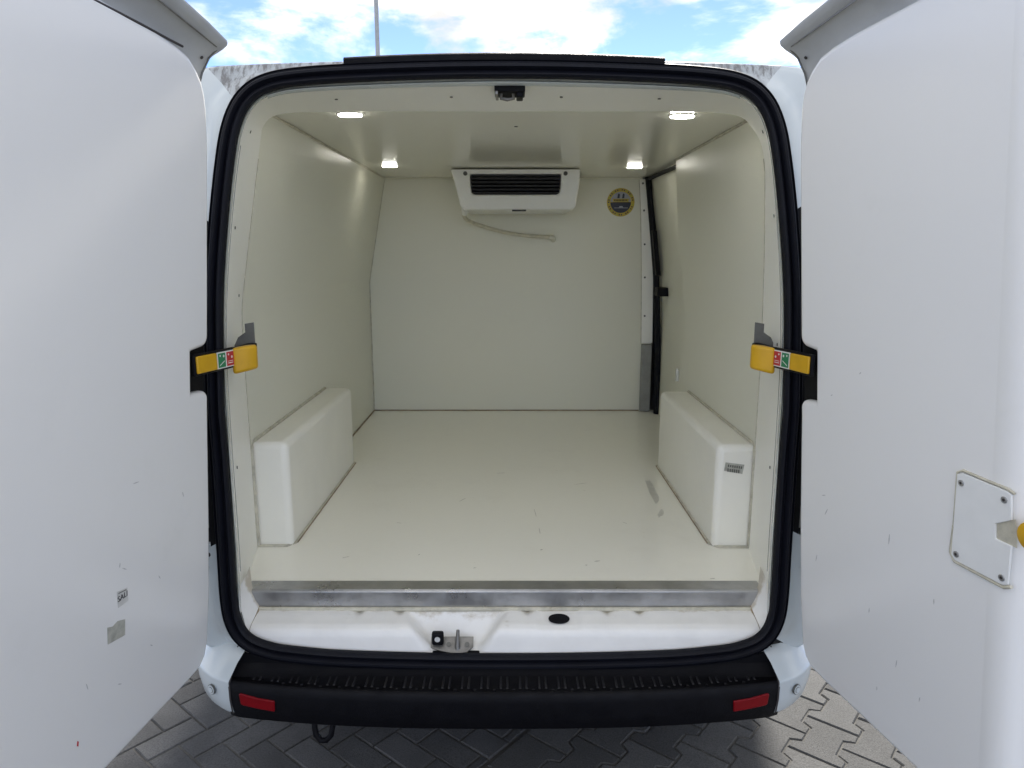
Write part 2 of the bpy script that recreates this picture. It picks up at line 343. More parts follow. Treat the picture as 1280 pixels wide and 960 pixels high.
# --- body outline behind the seal
bh = [(0, .44), (.55, .44), (.80, .455), (.90, .50), (.932, .62), (.948, .95), (.945, 1.25), (.925, 1.50), (.888, 1.78), (.862, 1.96), (.848, 2.045), (.832, 2.083), (.795, 2.099), (.70, 2.106), (.45, 2.113), (.2, 2.118), (0, 2.119)]
bpoly = [Vector((x, 0, z)) for x, z in bh] + [Vector((-x, 0, z)) for x, z in bh[-2:0:-1]]
bpath = catmull(bpoly, 6, closed=True)
cen = Vector((0, 0, 1.28))
def ray_hit(poly, ang):
    d = Vector((math.cos(ang), 0, math.sin(ang))); best = None
    for i in range(len(poly)):
        a, b = poly[i] - cen, poly[(i + 1) % len(poly)] - cen; e = b - a
        den = d.x * e.z - d.z * e.x
        if abs(den) < 1e-9: continue
        t = (a.x * e.z - a.z * e.x) / den; s = (a.x * d.z - a.z * d.x) / den
        if t > 0 and -1e-6 <= s <= 1 + 1e-6: best = t if best is None else max(best, t)
    return cen + d * best
outer_seal = [path[i] + normals[i] * 0.03 for i in range(nP)]
NA = 180
ring_i = [ray_hit(outer_seal, 2 * math.pi * k / NA) for k in range(NA)]
ring_o = [ray_hit(bpath, 2 * math.pi * k / NA) for k in range(NA)]
def ringrow(k):
    a, b = ring_i[k % NA], ring_o[k % NA]; r = []
    for t, dy in ((0, -0.004), (0.22, 0.0), (0.38, 0.016), (0.55, 0.032), (0.80, 0.036), (0.93, 0.042), (1.0, 0.058)):
        p = a + (b - a) * t; r.append(Vector((p.x + CX, yseal(p.z) + dy, p.z)))
    return r
def is_recess(k): p = ring_o[k % NA]; return abs(p.x) > 0.8 and 0.775 < p.z < 1.76
def is_top(k): p = ring_o[k % NA]; return p.z > 2.03 and abs(p.x) < .775
k = 0; segs = []
def is_low(k): p = ring_o[k % NA]; return p.z < .47 and abs(p.x) < .83
kinds = ['recess' if is_recess(k) else 'low' if is_low(k) else ('top' if is_top(k) else 'paint') for k in range(NA)]
st = next(k for k in range(NA) if kinds[k] != kinds[k - 1]); k = st
while k < st + NA:
    e = k
    while e < st + NA and kinds[e % NA] == kinds[k % NA]: e += 1
    segs.append((kinds[k % NA], k, e)); k = e
for kind, a, b in segs:
    rr = [ringrow(q) for q in range(a, b + 1)]
    if kind == 'recess':
        rr = [[p + Vector((0, 0.0 if n_ < 2 else 0.06, 0)) for n_, p in enumerate(r)] for r in rr]
        loft('tail_lamp_recess', rr, 'lamp_bk', van)
    elif kind == 'low': loft('bumper_mount', rr, 'lamp_bk', van)
    else: loft('rear_pillar' if kind == 'paint' else 'roof_edge', rr, 'paint' if kind == 'paint' else 'dirtyp', van)
for sx in (-1, 1):       # metal clutter low in the lamp recess
    X = CX + sx * 0.815
    box('lamp_connector', X - 0.02, X + 0.02, 1.855, 1.905, 0.862, 0.915, 'gplate', van, bevel=0.006)
    box('pillar_plate', X - 0.03, X + 0.045, 1.856, 1.876, 0.745, 0.815, 'paint', van, bevel=0.004)
    disc('plate_hole', (X - 0.008, 1.8545, 0.785), (0, -1, 0), 0.006, 0.002, 'ink', van, n=16)
# --- body shell: loft of the outline running forward to the nose
rows = []
for Y, ztop, wsc in ((None, 2.13, 1.0), (2.25, 2.13, 1.0), (3.2, 2.135, 1.01), (4.6, 2.13, 1.01), (5.0, 2.10, 1.0), (5.45, 1.82, .985), (5.85, 1.46, .97), (6.3, 1.25, .95), (6.6, 1.08, .88), (6.72, .85, .78)):
    row = []
    for p in bpath:
        f = (ztop - .44) / (2.119 - .44) if Y else 1.0
        z = .44 + (p.z - .44) * f; row.append(Vector((p.x * wsc + CX, Y if Y else yseal(p.z) + .058, z)))
    rows.append(row)
def body_loft():
    n = len(rows[0]); v = [p for r in rows for p in r]; f = []
    for a in range(len(rows) - 1):
        for i in range(n):
            j = (i + 1) % n; f.append((a * n + i, a * n + j, (a + 1) * n + j, (a + 1) * n + i))
    f.append(tuple(range(len(v) - 1, len(v) - n - 1, -1)))
    return obj('body_shell', v, f, 'paint', van, smooth=True)
body_loft()
for sx in (-1, 1):
    for wy in (2.95, 5.75):
        X = CX + sx * 0.86
        rim = None
        ty = tube('wheel', [(X - .11, wy, .34), (X - .10, wy, .34), (X + .10, wy, .34), (X + .11, wy, .34)], [.30, .335, .335, .30], 'tyre', van, n=40)
        disc('rim', (X + sx * .105, wy, .34), (sx, 0, 0), .21, .012, 'steel', ty, n=32, bevel=.004)
# --- black strip over the doorway
sp = []
for k in range(21):
    x = -0.415 + 0.83 * k / 20; z = 2.1085 - 0.012 * (abs(x) / .415) ** 2
    sp.append([Vector((x + CX + .002, y, zz)) for y, zz in ((1.955, z - .012), (1.952, z + .006), (1.958, z + .0115), (1.985, z + .0125), (2.06, z + .011), (2.06, z - .004))])
loft('roof_strip', sp, 'black', van, closed=True, caps=True)

# ------------------------------------------------------------------ lining: splayed frame from the seal to the walls
Aring = [(-.752, .60), (-.748, .80), (-.747, 1.05), (-.748, 1.30), (-.744, 1.50), (-.729, 1.68), (-.710, 1.83), (-.690, 1.93), (-.657, 1.993), (-.602, 2.026), (-.50, 2.041), (-.25, 2.052), (0, 2.057), (.25, 2.052), (.50, 2.041), (.602, 2.026), (.657, 1.993), (.690, 1.93), (.710, 1.83), (.729, 1.68), (.744, 1.50), (.748, 1.30), (.747, 1.05), (.748, .80), (.752, .60)]
Bring = [(-.874, .55), (-.876, .80), (-.877, 1.05), (-.862, 1.35), (-.846, 1.52), (-.824, 1.68), (-.806, 1.83), (-.790, 1.93), (-.765, 1.985), (-.715, 2.024), (-.56, 2.0325), (-.28, 2.034), (-.01, 2.034), (.26, 2.034), (.55, 2.0325), (.685, 2.022), (.735, 1.985), (.762, 1.93), (.780, 1.83), (.794, 1.68), (.806, 1.52), (.815, 1.35), (.814, 1.05), (.814, .80), (.814, .55)]
A3 = catmull([Vector((x + CX, yseal(z) + .002, z)) for x, z in Aring], 5); B3 = catmull([Vector((x, 2.28, z)) for x, z in Bring], 5)
def snap(p):      # pull the far edge of the lining just inside the wall face
    L_ = [(.5, -.872), (1.36, -.872), (1.44, -.868), (1.50, -.858), (1.815, -.80), (2.02, -.760), (2.1, -.757)]; R_ = [(.5, .811), (1.25, .811), (1.40, .808), (1.62, .800), (1.82, .788), (2.02, .777), (2.1, .775)]
    def iv(K):
        for (a, b), (c, d) in zip(K, K[1:]):
            if a <= p.z <= c: return b + (d - b) * (p.z - a) / (c - a)
    lo, hi = iv(L_) + .0015, iv(R_) - .0015
    t = max(0.0, min(1.0, (1.98 - p.z) / .14)); q = min(max(p.x, lo), hi)
    p.x = q + ((lo if p.x < 0 else hi) - q) * t
for p in B3: snap(p)
rows = []
for t in (0, .03, .30, .97, 1.0, 1.02):
    r = []
    for a, b in zip(A3, B3):
        p = a + (b - a) * min(t, 1.0)
        if t == 0: p = a + Vector((0, -.004, 0))
        if t == 1.02: p = b + (b - Vector((CX, 2.28, 1.3))).normalized() * .02 + Vector((0, .004, 0))
        r.append(p)
    rows.append(r)
fr = loft('doorway_lining', rows, 'trim', van); fr['label'] = 'off-white splayed lining round the rear doorway'
# thin painted flange just inside the seal with its joint line
loft('flange_edge', [[a + (b - a) * t + (Vector((CX, a.y, 1.3)) - a).normalized() * h for a, b in zip(A3, B3)] for t, h in ((.0, .004), (.06, .005), (.075, .001))], 'paint', van)
top_i = [i for i, a in enumerate(A3) if a.z > 2.02]
loft('header_flange', [[A3[i] + (B3[i] - A3[i]) * t + Vector((0, 0, -h)) for i in top_i] for t, h in ((.005, .006), (.02, .008), (.125, .006), (.135, .0))], 'paint', van)
for sel in ([i for i in range(len(B3) // 2) if .64 < B3[i].z < 1.90], [i for i in range(len(B3) // 2, len(B3)) if .64 < B3[i].z < 1.90]):
    tube('lining_joint', [B3[i] + (Vector((CX, 2.0, B3[i].z)) - B3[i]).normalized() * .001 for i in sel], .0022, 'bead', van, n=6)
    tube('flange_joint', [A3[i] + (B3[i] - A3[i]) * .16 + (Vector((CX, 2.0, A3[i].z)) - A3[i]).normalized() * .0004 for i in sel], .0011, 'gplate', van, n=6)
# screws in the lining
def on_lining(fi, t):
    i = int(fi * (len(A3) - 1)); a, b = A3[i], B3[i]; p = a + (b - a) * t
    i2 = min(i + 1, len(A3) - 1); n_ = (A3[i2] - A3[i]).cross(b - a).normalized()
    if n_.dot(Vector((CX, 2.0, 1.3)) - p) < 0: n_ = -n_
    return p, n_
for fi, t in ((.075, .30), (.13, .28), (.165, .75), (.215, .30), (.30, .42), (.43, .50), (.475, .50), (.525, .50), (.57, .50), (.70, .42), (.785, .30), (.87, .28), (.925, .30)):
    p, n_ = on_lining(fi, t); disc('screw', p + n_ * .0005, n_, .0045, .0018, 'screw', van, n=12)
# --- walls, ceiling, bulkhead, floor
def wall(name, prof, y0, y1f, thick, m):
    """prof: (x,z) list; y1f(z) far edge"""
    rows = []
    for y_t in (0, .25, .5, .75, 1):
        rows.append([Vector((x, y0 + (y1f(z) - y0) * y_t, z)) for x, z in prof])
    rows.append([p + Vector((thick, 0, 0)) for p in rows[-1]])
    return loft(name, rows, m, van)
lw = [(-.872, .615), (-.872, 1.0), (-.872, 1.36), (-.868, 1.44), (-.858, 1.50), (-.80, 1.815), (-.760, 2.02), (-.757, 2.045)]
lw = [(p.x, p.z) for p in catmull([Vector((x, 0, z)) for x, z in lw], 4)]
o = wall('side_wall_panel', lw, 2.272, lambda z: 4.39, -.03, 'inner'); o['label'] = 'smooth cream wall lining with rear wheel box below, unbroken to the bulkhead'
rw = [(.811, .615), (.811, 1.03), (.811, 1.25), (.808, 1.40), (.800, 1.62), (.788, 1.82), (.777, 2.02), (.775, 2.045)]
rwc = catmull([Vector((x, 0, z)) for x, z in rw], 5)
def edge_r(z):
    k = [(.6, 3.42), (.95, 3.42), (1.05, 3.36), (1.25, 3.31), (1.45, 3.37), (1.66, 3.47), (2.05, 3.50)]
    for (a, b), (c, d) in zip(k, k[1:]):
        if a <= z <= c: s = (z - a) / (c - a); s = s * s * (3 - 2 * s); return b + (d - b) * s
    return k[-1][1]
o = wall('side_wall_panel', [(p.x, p.z) for p in rwc], 2.272, edge_r, .075, 'inner'); o['label'] = 'cream wall lining ending short at the side door opening'
# bulkhead follows the wall profiles
bp = [(-.872, .60), (-.872, 1.44), (-.757, 2.05), (.775, 2.05), (.80, 1.9), (.835, 1.5), (.862, 1.2), (.868, .9), (.870, .60)]
prism('bulkhead_panel', [(x, 4.378, z) for x, z in bp], (0, .04, 0), 'inner', van)
o = prism('ceiling_panel', [(-.80, 2.265, 2.040), (.95, 2.265, 2.040), (.95, 4.40, 2.040), (-.80, 4.40, 2.040)], (0, 0, .03), 'ceil', van); o['label'] = 'glossy cream ceiling panel'
o = prism('cargo_floor', [(-.872, 2.018, .62), (.92, 2.018, .62), (.92, 4.40, .62), (-.872, 4.40, .62)], (0, 0, -.05), 'floor', van); o['label'] = 'worn cream cargo floor'
box('underbody', CX - .86, CX + .86, 2.02, 6.2, .40, .455, 'lamp_bk', van)
# --- grimy joints and sealant
tube('floor_joint', [(-.866, 4.375, .622), (.80, 4.375, .622)], .0042, 'darkbead', van, n=8)
tube('floor_joint', [(-.869, 3.29, .622), (-.869, 4.375, .622)], .0042, 'darkbead', van, n=8)
tube('corner_joint', [(-.869, 4.374, .63), (-.870, 4.374, 1.43), (-.760, 4.374, 2.03)], .0032, 'bead', van, n=8)
tube('ceiling_joint', [(-.758, 2.30, 2.036), (-.760, 4.37, 2.036)], .0045, 'bead', van, n=8)
tube('ceiling_joint', [(-.75, 4.374, 2.037), (.77, 4.374, 2.037)], .0036, 'inner', van, n=8)
tube('ceiling_joint', [(.772, 2.30, 2.036), (.775, 3.49, 2.036)], .005, 'bead', van, n=8)
# --- wheel arch boxes
def arch(x_wall, x_in, y0, y1, zt, lab):
    s = 1 if x_wall > x_in else -1
    o = box('wheel_arch_box', min(x_wall + s * .01, x_in), max(x_wall + s * .01, x_in), y0, y1, .60, zt, 'arch', van, bevel=.024, seg=5); o['label'] = lab
    w_ = x_wall - s * .003
    tube('sealant_bead', [(w_, y0 - .004, .625), (w_, y0 - .004, zt - .02), (w_, y0 + .03, zt + .001), (w_, y1 - .03, zt + .001)], .0065, 'bead', o, n=8)
    xi = x_in - s * .002
    tube('sealant_bead', [(xi, y1 - .01, .622), (xi, y0 + .025, .622), (x_in + s * .02, y0 - .003, .622), (w_, y0 - .004, .622)], .0055, 'bead', o, n=8)
    tube('grimy_joint', [(xi - s * .005, y1 - .01, .621), (xi - s * .005, y0 + .03, .621)], .0028, 'darkbead', o, n=6)
    return o
arch(-.872, -.752, 2.29, 3.265, .986, 'white wheel box without any sticker, below the unbroken side wall')
ar = arch(.811, .684, 2.28, 3.215, .980, 'white wheel box with a small grey label on its end')
lb = prism('label_sticker', [(.713, 2.2785, .922), (.776, 2.2785, .914), (.771, 2.2785, .882), (.709, 2.2785, .893)], (0, -.0008, 0), 'paper2', ar)
for r_, zz in ((0, .911), (1, .896)):
    for q in range(7):
        if random.random() < .12: continue
        x = .721 + q * .0072 + r_ * -.001; h_ = .0042 if r_ == 0 else .0058
        z_ = zz - q * .0011
        prism('label_print', [(x, 2.2775, z_ - h_), (x + .0045, 2.2775, z_ - h_ - .0004), (x + .0045, 2.2775, z_ + h_ - .0004), (x, 2.2775, z_ + h_)], (0, -.0004, 0), 'screw', ar)
def fmark(name, x, y, l, wd, ang, m):
    c, si = math.cos(R(ang)), math.sin(R(ang)); pts = []
    for i in range(12):
        a = 2 * math.pi * i / 12; rr = random.uniform(.7, 1.1); u_, v_ = l * math.cos(a) * rr, wd * math.sin(a) * rr
        pts.append((x + u_ * c - v_ * si, y + u_ * si + v_ * c, .6202))
    prism(name, pts, (0, 0, .0003), m, van)
for x, y, l, wd, an in ((.278, 2.17, .010, .0022, 10), (.100, 2.26, .006, .003, 30), (-.31, 2.22, .005, .0015, 70), (.10, 2.42, .030, .0012, 92), (.09, 2.60, .050, .0010, 94), (.62, 2.045, .008, .002, 5), (-.55, 2.20, .014, .001, 30), (.30, 2.95, .03, .0015, 20), (-.2, 2.75, .025, .0012, 60), (.24, 2.14, .004, .002, 0), (-.05, 3.1, .02, .0015, 10), (.42, 2.5, .012, .001, 130), (-.42, 2.5, .012, .001, 160), (-.12, 2.12, .006, .0012, 40)): fmark('floor_scuff', x, y, l, wd, an, 'fscuff')
fmark('floor_stain', .592, 2.86, .17, .020, 88, 'fstain'); fmark('floor_stain', .575, 2.60, .05, .012, 70, 'fstain')
# --- side door opening
zs = [(1.0, 2.035, .795), (1.0, 1.9, .812), (1.0, 1.68, .838), (1.0, 1.4, .868), (1.0, 1.15, .884), (1.0, .9, .892), (1.0, .62, .895)]
sl = catmull([Vector((x, 4.30, z)) for _, z, x in zs], 5)
rows = []
for p in sl:
    rows.append([p + Vector((dx, dy, 0)) for dx, dy in ((-.014, .016), (-.017, -.008), (-.009, -.025), (.003, -.031), (.014, -.025), (.017, -.005), (.014, .016))])
loft('side_door_seal', rows, 'rubber', van, closed=True, caps=True)
tube('side_door_seal', [(.80, 4.32, 2.026), (.80, 3.9, 2.022), (.803, 3.47, 2.016)], .011, 'rubber', van, n=10)
box('side_door_catch', .835, .905, 4.10, 4.18, 1.355, 1.405, 'black', van, bevel=.006)
obox('side_door_guide', (.846, 4.235, 1.60), (.014, 0, -.002), (0, .018, 0), (-.016, 0, .13), 'black', van, bevel=.004)
sdp = [(.905, .60), (.908, 1.1), (.900, 1.35), (.872, 1.68), (.845, 1.86), (.812, 2.04)]
sdp = catmull([Vector((x, 0, z)) for x, z in sdp], 4)
o = loft('side_door_lining', [[Vector((p.x, y, p.z)) for p in sdp] for y in (3.30, 3.6, 4.0, 4.34)], 'inner', van); o['label'] = 'cream lining of the closed side door in its recess'
# trim strip on the bulkhead edge with rivets and the grey corner guard
tr = catmull([Vector((x, 4.372, z)) for x, z in ((.776, 2.03), (.79, 1.85), (.803, 1.6), (.812, 1.35), (.820, 1.05))], 5)
loft('bulkhead_trim', [[p + Vector((a, b, 0)) for a, b in ((-.018, .004), (-.018, -.004), (.016, -.006), (.05, -.004))] for p in tr], 'trim', van)
for q in (1, 5, 9, 13, 17): disc('rivet', tr[q] + Vector((0, -.006, 0)), (0, -1, 0), .006, .003, 'screw', van, n=12)
tube('trim_joint', [p + Vector((-.02, -.002, 0)) for p in tr], .0028, 'bead', van, n=6)
o = box('corner_guard', .800, .862, 4.335, 4.37, .625, 1.045, 'gplate', van, bevel=.004); o['label'] = 'grey metal corner guard beside the side door'
box('wall_clip', .799, .8125, 3.395, 3.42, .99, 1.05, 'bezel', van, bevel=.003)
# --- ceiling lamps
def lamp(x, y, sx, sy):
    n = 28; se = lambda r: [(x + CX * 0 + r * sx * math.copysign(abs(math.cos(2 * math.pi * i / n)) ** .92, math.cos(2 * math.pi * i / n)), y + r * sy * math.copysign(abs(math.sin(2 * math.pi * i / n)) ** .92, math.sin(2 * math.pi * i / n))) for i in range(n)]
    root = prism('ceiling_lamp', [(a, b, 2.041) for a, b in se(1.0)], (0, 0, -.005), 'bezel', van, bevel=.002)
    prism('lens', [(a, b, 2.0358) for a, b in se(.88)], (0, 0, -.004), 'lens', root, bevel=.0015)
    for q in range(1, 4): box('lens_bar', x - sx * .8, x + sx * .8, y - sy * .8 + sy * .4 * q - .0012, y - sy * .8 + sy * .4 * q + .0012, 2.0309, 2.0316, 'bezel', root)
    for q in range(-3, 4): box('lens_bar', x + q * sx * .22 - .001, x + q * sx * .22 + .001, y - sy * .7, y + sy * .7, 2.0307, 2.0315, 'bezel', root)
for x, y in ((-.508, 2.345), (.540, 2.372), (-.620, 3.74), (.630, 3.79)): lamp(x, y, .042, .027)
disc('ceiling_screw', (.014, 2.585, 2.0405), (0, 0, -1), .006, .003, 'screw', van, n=12)
# --- evaporator
EY = 3.86
def ev(x, z, y=EY): return Vector((x, y, z))
root = bpy.data.objects.new('evaporator', None); COL.objects.link(root); root.location = (0.02, 4.1, 2.03); root.parent = van; root.matrix_parent_inverse = Matrix.Translation(-VAN_C)
root['label'] = 'white cooling unit with a black grille under the ceiling at the bulkhead'
O = [(-.322, 2.034), (.360, 2.034), (.352, 1.94), (.338, 1.845), (.318, 1.828), (-.252, 1.828), (-.274, 1.845), (-.296, 1.94)]
I = [(-.222, 2.011), (.260, 2.011), (.256, 1.95), (.252, 1.918), (.238, 1.906), (-.202, 1.906), (-.215, 1.918), (-.218, 1.95)]
yf = lambda z: EY + (2.034 - z) * .12
n = 8
v = [ev(x, z, yf(z)) for x, z in O] + [ev(x, z, yf(z) + .002) for x, z in I] + [ev(x, z, yf(z) + .06) for x, z in I] + [ev(x, z, 4.375) for x, z in O]
f = []
for i in range(n):
    j = (i + 1) % n; f += [(i, j, n + j, n + i), (n + i, n + j, 2 * n + j, 2 * n + i), (i, 3 * n + i, 3 * n + j, j)]
f.append(tuple(range(3 * n, 4 * n)))
obj('casing', v, f, 'evap', root, bevel=.010, seg=3, angle=30)
prism('grille_back', [ev(x, z, yf(z) + .05) for x, z in I], (0, .005, 0), 'grille', root)
for q in range(5):
    z = 1.922 + q * .0185; x0, x1 = -.215, .253
    obox('grille_slat', ((x0 + x1) / 2, yf(z) + .020, z), ((x1 - x0) / 2, 0, 0), (0, .014, .006), (0, -.0006, .0014), 'grille', root)
for x in (-.245, .281): disc('casing_screw', (x, yf(2.012) + .002, 2.012), (0, -1, .1), .011, .006, 'screw', root, n=16, bevel=.001)
box('casing_vent', .0, .075, 3.885, 3.93, 1.822, 1.829, 'grille', root)
hp = catmull([(-.262, 4.02, 1.832), (-.266, 4.10, 1.800), (-.232, 4.22, 1.775), (-.10, 4.30, 1.735), (.05, 4.335, 1.706), (.19, 4.345, 1.696), (.235, 4.35, 1.694)], 6)
hs = tube('drain_hose', hp, .0115, 'hose', root, n=10); 
tube('hose_elbow', [(.225, 4.348, 1.694), (.243, 4.350, 1.690), (.250, 4.362, 1.682), (.250, 4.379, 1.678)], .016, 'inner', root, n=12)
tube('hose_socket', [(-.262, 4.0, 1.84), (-.262, 4.03, 1.815)], .016, 'evap', root, n=12)
# --- round sticker on the bulkhead
sc = Vector((.651, 4.3775, 1.898)); RS = .083
st_ = disc('round_sticker', sc, (0, -1, 0), RS, .0008, 'sgold', van, n=48); st_['label'] = 'round yellow and navy sticker on the bulkhead'
def cpoly(r, a0, a1, n=24): return [(r * math.cos(a0 + (a1 - a0) * i / n), r * math.sin(a0 + (a1 - a0) * i / n)) for i in range(n + 1)]
def flat(name, pts, lvl, m, par): return prism(name, [(sc.x + x, sc.y - .0008 - .0006 * lvl, sc.z + z) for x, z in pts], (0, -.0004, 0), m, par)
flat('sticker_field', cpoly(.062, .05, math.pi - .05), 1, 'sgrey', st_)
flat('sticker_field', cpoly(.062, math.pi + .0, 2 * math.pi), 1, 'snavy', st_)
flat('sticker_banner', [(-.046, .004), (.046, .004), (.048, .021), (-.048, .021)], 2, 'sgold', st_)
flat('sticker_banner', [(-.046, -.006), (.06, -.006), (.06, .001), (-.046, .001)], 2, 'ink', st_)
for q in range(9): flat('sticker_print', [(-.040 + q * .009, .008), (-.034 + q * .009, .008), (-.034 + q * .009, .017), (-.040 + q * .009, .017)], 3, 'ink', st_)
for sx in (-1, 1):
    flat('sticker_figure', [(sx * .014 - .006 - .001, .024), (sx * .014 + .006, .024), (sx * .014 + .008, .046), (sx * .014 + .002, .052), (sx * .014 - .004, .047)], 2, 'snavy', st_)
flat('sticker_print', [(-.038, -.034), (.044, -.034), (.044, -.031), (-.038, -.031)], 2, 'sgrey', st_)
flat('sticker_print', [(-.012, -.030), (.016, -.030), (.010, -.022), (-.006, -.022)], 2, 'sgrey', st_)
for q in range(34):
    a = 2 * math.pi * q / 34
    if q % 9 == 0: continue
    c_ = (.0725 * math.cos(a), .0725 * math.sin(a)); t_ = (-math.sin(a) * .0035, math.cos(a) * .0035); r_ = (math.cos(a) * .004, math.sin(a) * .004)
    flat('sticker_print', [(c_[0] + i * t_[0] + j * r_[0], c_[1] + i * t_[1] + j * r_[1]) for i, j in ((-1, -1), (1, -1), (1, 1), (-1, 1))], 1, 'snavy' if q % 3 else 'sgrn', st_)
# --- upper latch in the doorway head
lt = box('door_latch_keeper', -.047, .035, 2.0, 2.085, 2.034, 2.056, 'lamp_bk', van, bevel=.003)
tube('latch_loop', [(-.030, 2.03, 2.036), (-.030, 2.04, 2.024), (-.013, 2.04, 2.021), (.004, 2.04, 2.024), (.004, 2.03, 2.036)], .005, 'steel', lt)
box('latch_block', .012, .030, 2.01, 2.07, 2.022, 2.036, 'black', lt, bevel=.003)
box('latch_plate', -.045, -.037, 2.0, 2.08, 2.026, 2.036, 'steel', lt, bevel=.002)

# ------------------------------------------------------------------ threshold and sill
XL, XR = -.795, .748
th = [(2.024, .622), (2.020, .6255), (1.965, .6255), (1.958, .620), (1.957, .571), (1.962, .570), (1.963, .612), (2.024, .612)]
o = loft('threshold_strip', [[Vector((x, y, z)) for y, z in th] for x in (XL, -.4, 0, .4, XR)], 'alu', van, closed=True, caps=True, smooth=False); o['label'] = 'aluminium threshold strip along the floor edge'
md = o.modifiers.new('bevel', 'BEVEL'); md.width = .0015; md.segments = 2
tube('sealant_bead', [(XL + .01, 1.953, .568), (-.4, 1.953, .567), (0, 1.953, .568), (.4, 1.953, .567), (XR - .01, 1.953, .568)], .007, 'bead', van, n=8)
def sstep(a, b, x): t = max(0, min(1, (x - a) / (b - a))); return t * t * (3 - 2 * t)
def sill_pt(x, t):
    # t 0..1 from the strip to the seal; (y,z) of the plain section and of the scooped one
    P = [(0, 1.957, .567), (.30, 1.93, .565), (.62, 1.885, .557), (.74, 1.868, .549), (.82, 1.861, .536), (1.0, 1.853, .468)]
    Q = [(0, 1.957, .566), (.12, 1.950, .560), (.55, 1.918, .500), (.70, 1.900, .489), (.82, 1.885, .486), (1.0, 1.853, .466)]
    def ev_(K):
        for (a, y0, z0), (b, y1, z1) in zip(K, K[1:]):
            if a <= t <= b: s = (t - a) / (b - a); return y0 + (y1 - y0) * s, z0 + (z1 - z0) * s
    tl = .07 * t
    w_ = sstep(-.345 + tl, -.275 + tl, x) * (1 - sstep(-.045 - tl, .012 - tl, x))
    (ya, za), (yb, zb) = ev_(P), ev_(Q); y, z = ya + (yb - ya) * w_, za + (zb - za) * w_
    for dx in (-.455, -.335, .045, .283, .378):                 # pressed dimples against the strip
        r2 = ((x - dx) / .017) ** 2 + ((t - .08) / .30) ** 2
        z -= .010 * math.exp(-r2 * 1.6)
    r2 = max(abs(x - .137) / .062, abs(t - .40) / .34); z -= .0025 * (1 - sstep(.9, 1.05, r2))
    return Vector((x, y, z))
xs = [-.752 + .0075 * i for i in range(200)]; xs = [x for x in xs if x < .712]
rows = [[sill_pt(x, t) for t in [i / 26 for i in range(27)]] for x in xs]
o = loft('door_sill', rows, 'sill', van, auto=False); sill = o; o['label'] = 'white painted door sill with a scooped latch pocket, grimy along its joint'
obj_fill = []
for sx, x in ((-1, -.752), (1, .7105)):     # rounded corner pieces between sill and lining
    r0 = [Vector((x, y, z)) for y, z in ((1.958, .585), (1.93, .575), (1.89, .565), (1.866, .552), (1.853, .475))]
    r1 = [p + Vector((sx * .012, .004, .010)) for p in r0]; r2_ = [p + Vector((sx * .026, .016, .050)) for p in r0]; r3 = [p + Vector((sx * .036, .035, .10)) for p in r0]
    loft('sill_corner', [[p + Vector((0, 0, -.012)) for p in r0], r1, r2_, r3], 'sill', van)
    tube('grimy_joint', [p + Vector((sx * .002, 0, -.012)) for p in r0[:4]], .0038, 'darkbead', van, n=6)
n = 28
o = prism('drain_plug', [(.137 + .031 * math.cos(2 * math.pi * i / n), 1.905 + .021 * math.sin(2 * math.pi * i / n), .5612 + .021 * math.sin(2 * math.pi * i / n) * .17) for i in range(n)], (0, 0, .0035), 'black', sill, bevel=.0015)
pl = prism('striker_plate', [(-.235, 1.874, .487), (-.205, 1.866, .482), (-.165, 1.858, .478), (-.130, 1.862, .480), (-.112, 1.876, .489), (-.112, 1.899, .508), (-.235, 1.899, .508)], (0, -.003, .004), 'steel', sill, bevel=.001)
obox('striker_hook', (-.214, 1.874, .520), (.017, 0, 0), (0, .010, 0), (0, 0, .019), 'black', sill, bevel=.006)
disc('striker_eye', (-.214, 1.8635, .521), (0, -1, 0), .008, .0012, 'paper', sill, n=16)
tube('striker_pin', [(-.157, 1.872, .485), (-.157, 1.876, .515), (-.156, 1.880, .541)], [.009, .006, .005], 'steel', sill, n=12)
for x in (-.183, -.130): disc('striker_bolt', (x, 1.878, .4965), (0, -.7, .7), .007, .003, 'screw', sill, n=12)

# ------------------------------------------------------------------ bumper
def plan(x):   # y of the bumper face
    a = abs(x); return 1.728 + .055 * (a / .78) ** 2.6
bum = []
for k in range(61):
    x = -.774 + 1.548 * k / 60; y = plan(x) + (.006 if abs(x) > .766 else 0)
    bum.append([Vector((x + CX, yy, z)) for yy, z in ((1.87, .482), (1.848, .470), (1.836, .446), (1.815, .434), (y + .045, .432), (y + .022, .433), (y + .014, .439), (y + .006, .439), (y, .432), (y - .001, .41), (y + .004, .365), (y + .014, .325), (y + .030, .312), (y + .075, .305), (1.95, .32), (1.95, .45))])
bumper = loft('rear_bumper', bum, 'black', van, closed=True, caps=True); bumper['label'] = 'black plastic rear bumper with ribbed step and red reflectors'
for sx in (-1, 1):
    prism('bumper_end_filler', [(CX + sx * x, 1.8475, z) for x, z in ((.64, .445), (.772, .445), (.764, .480), (.740, .492), (.70, .482), (.64, .468))], (0, -.004, 0), 'black', bumper)
rib_v = [(-.0035, 0, 0), (.0035, 0, 0), (.0035, .080, 0), (-.0035, .080, 0), (-.002, .002, .003), (.002, .002, .003), (.002, .078, .0035), (-.002, .078, .0035)]
rib_f = [(0, 1, 5, 4), (1, 2, 6, 5), (2, 3, 7, 6), (3, 0, 4, 7), (4, 5, 6, 7)]
rib0 = None
for k in range(-13, 14):
    for dx in (-.009, .009):
        x = k * .0535 + dx
        if rib0 is None:
            rib0 = obj('step_rib', rib_v, rib_f, 'rib', bumper); o = rib0
        else:
            o = bpy.data.objects.new('step_rib', rib0.data); COL.objects.link(o); link_child(o, bumper)
        o.location = (x + CX, plan(x) + .034, .4318)
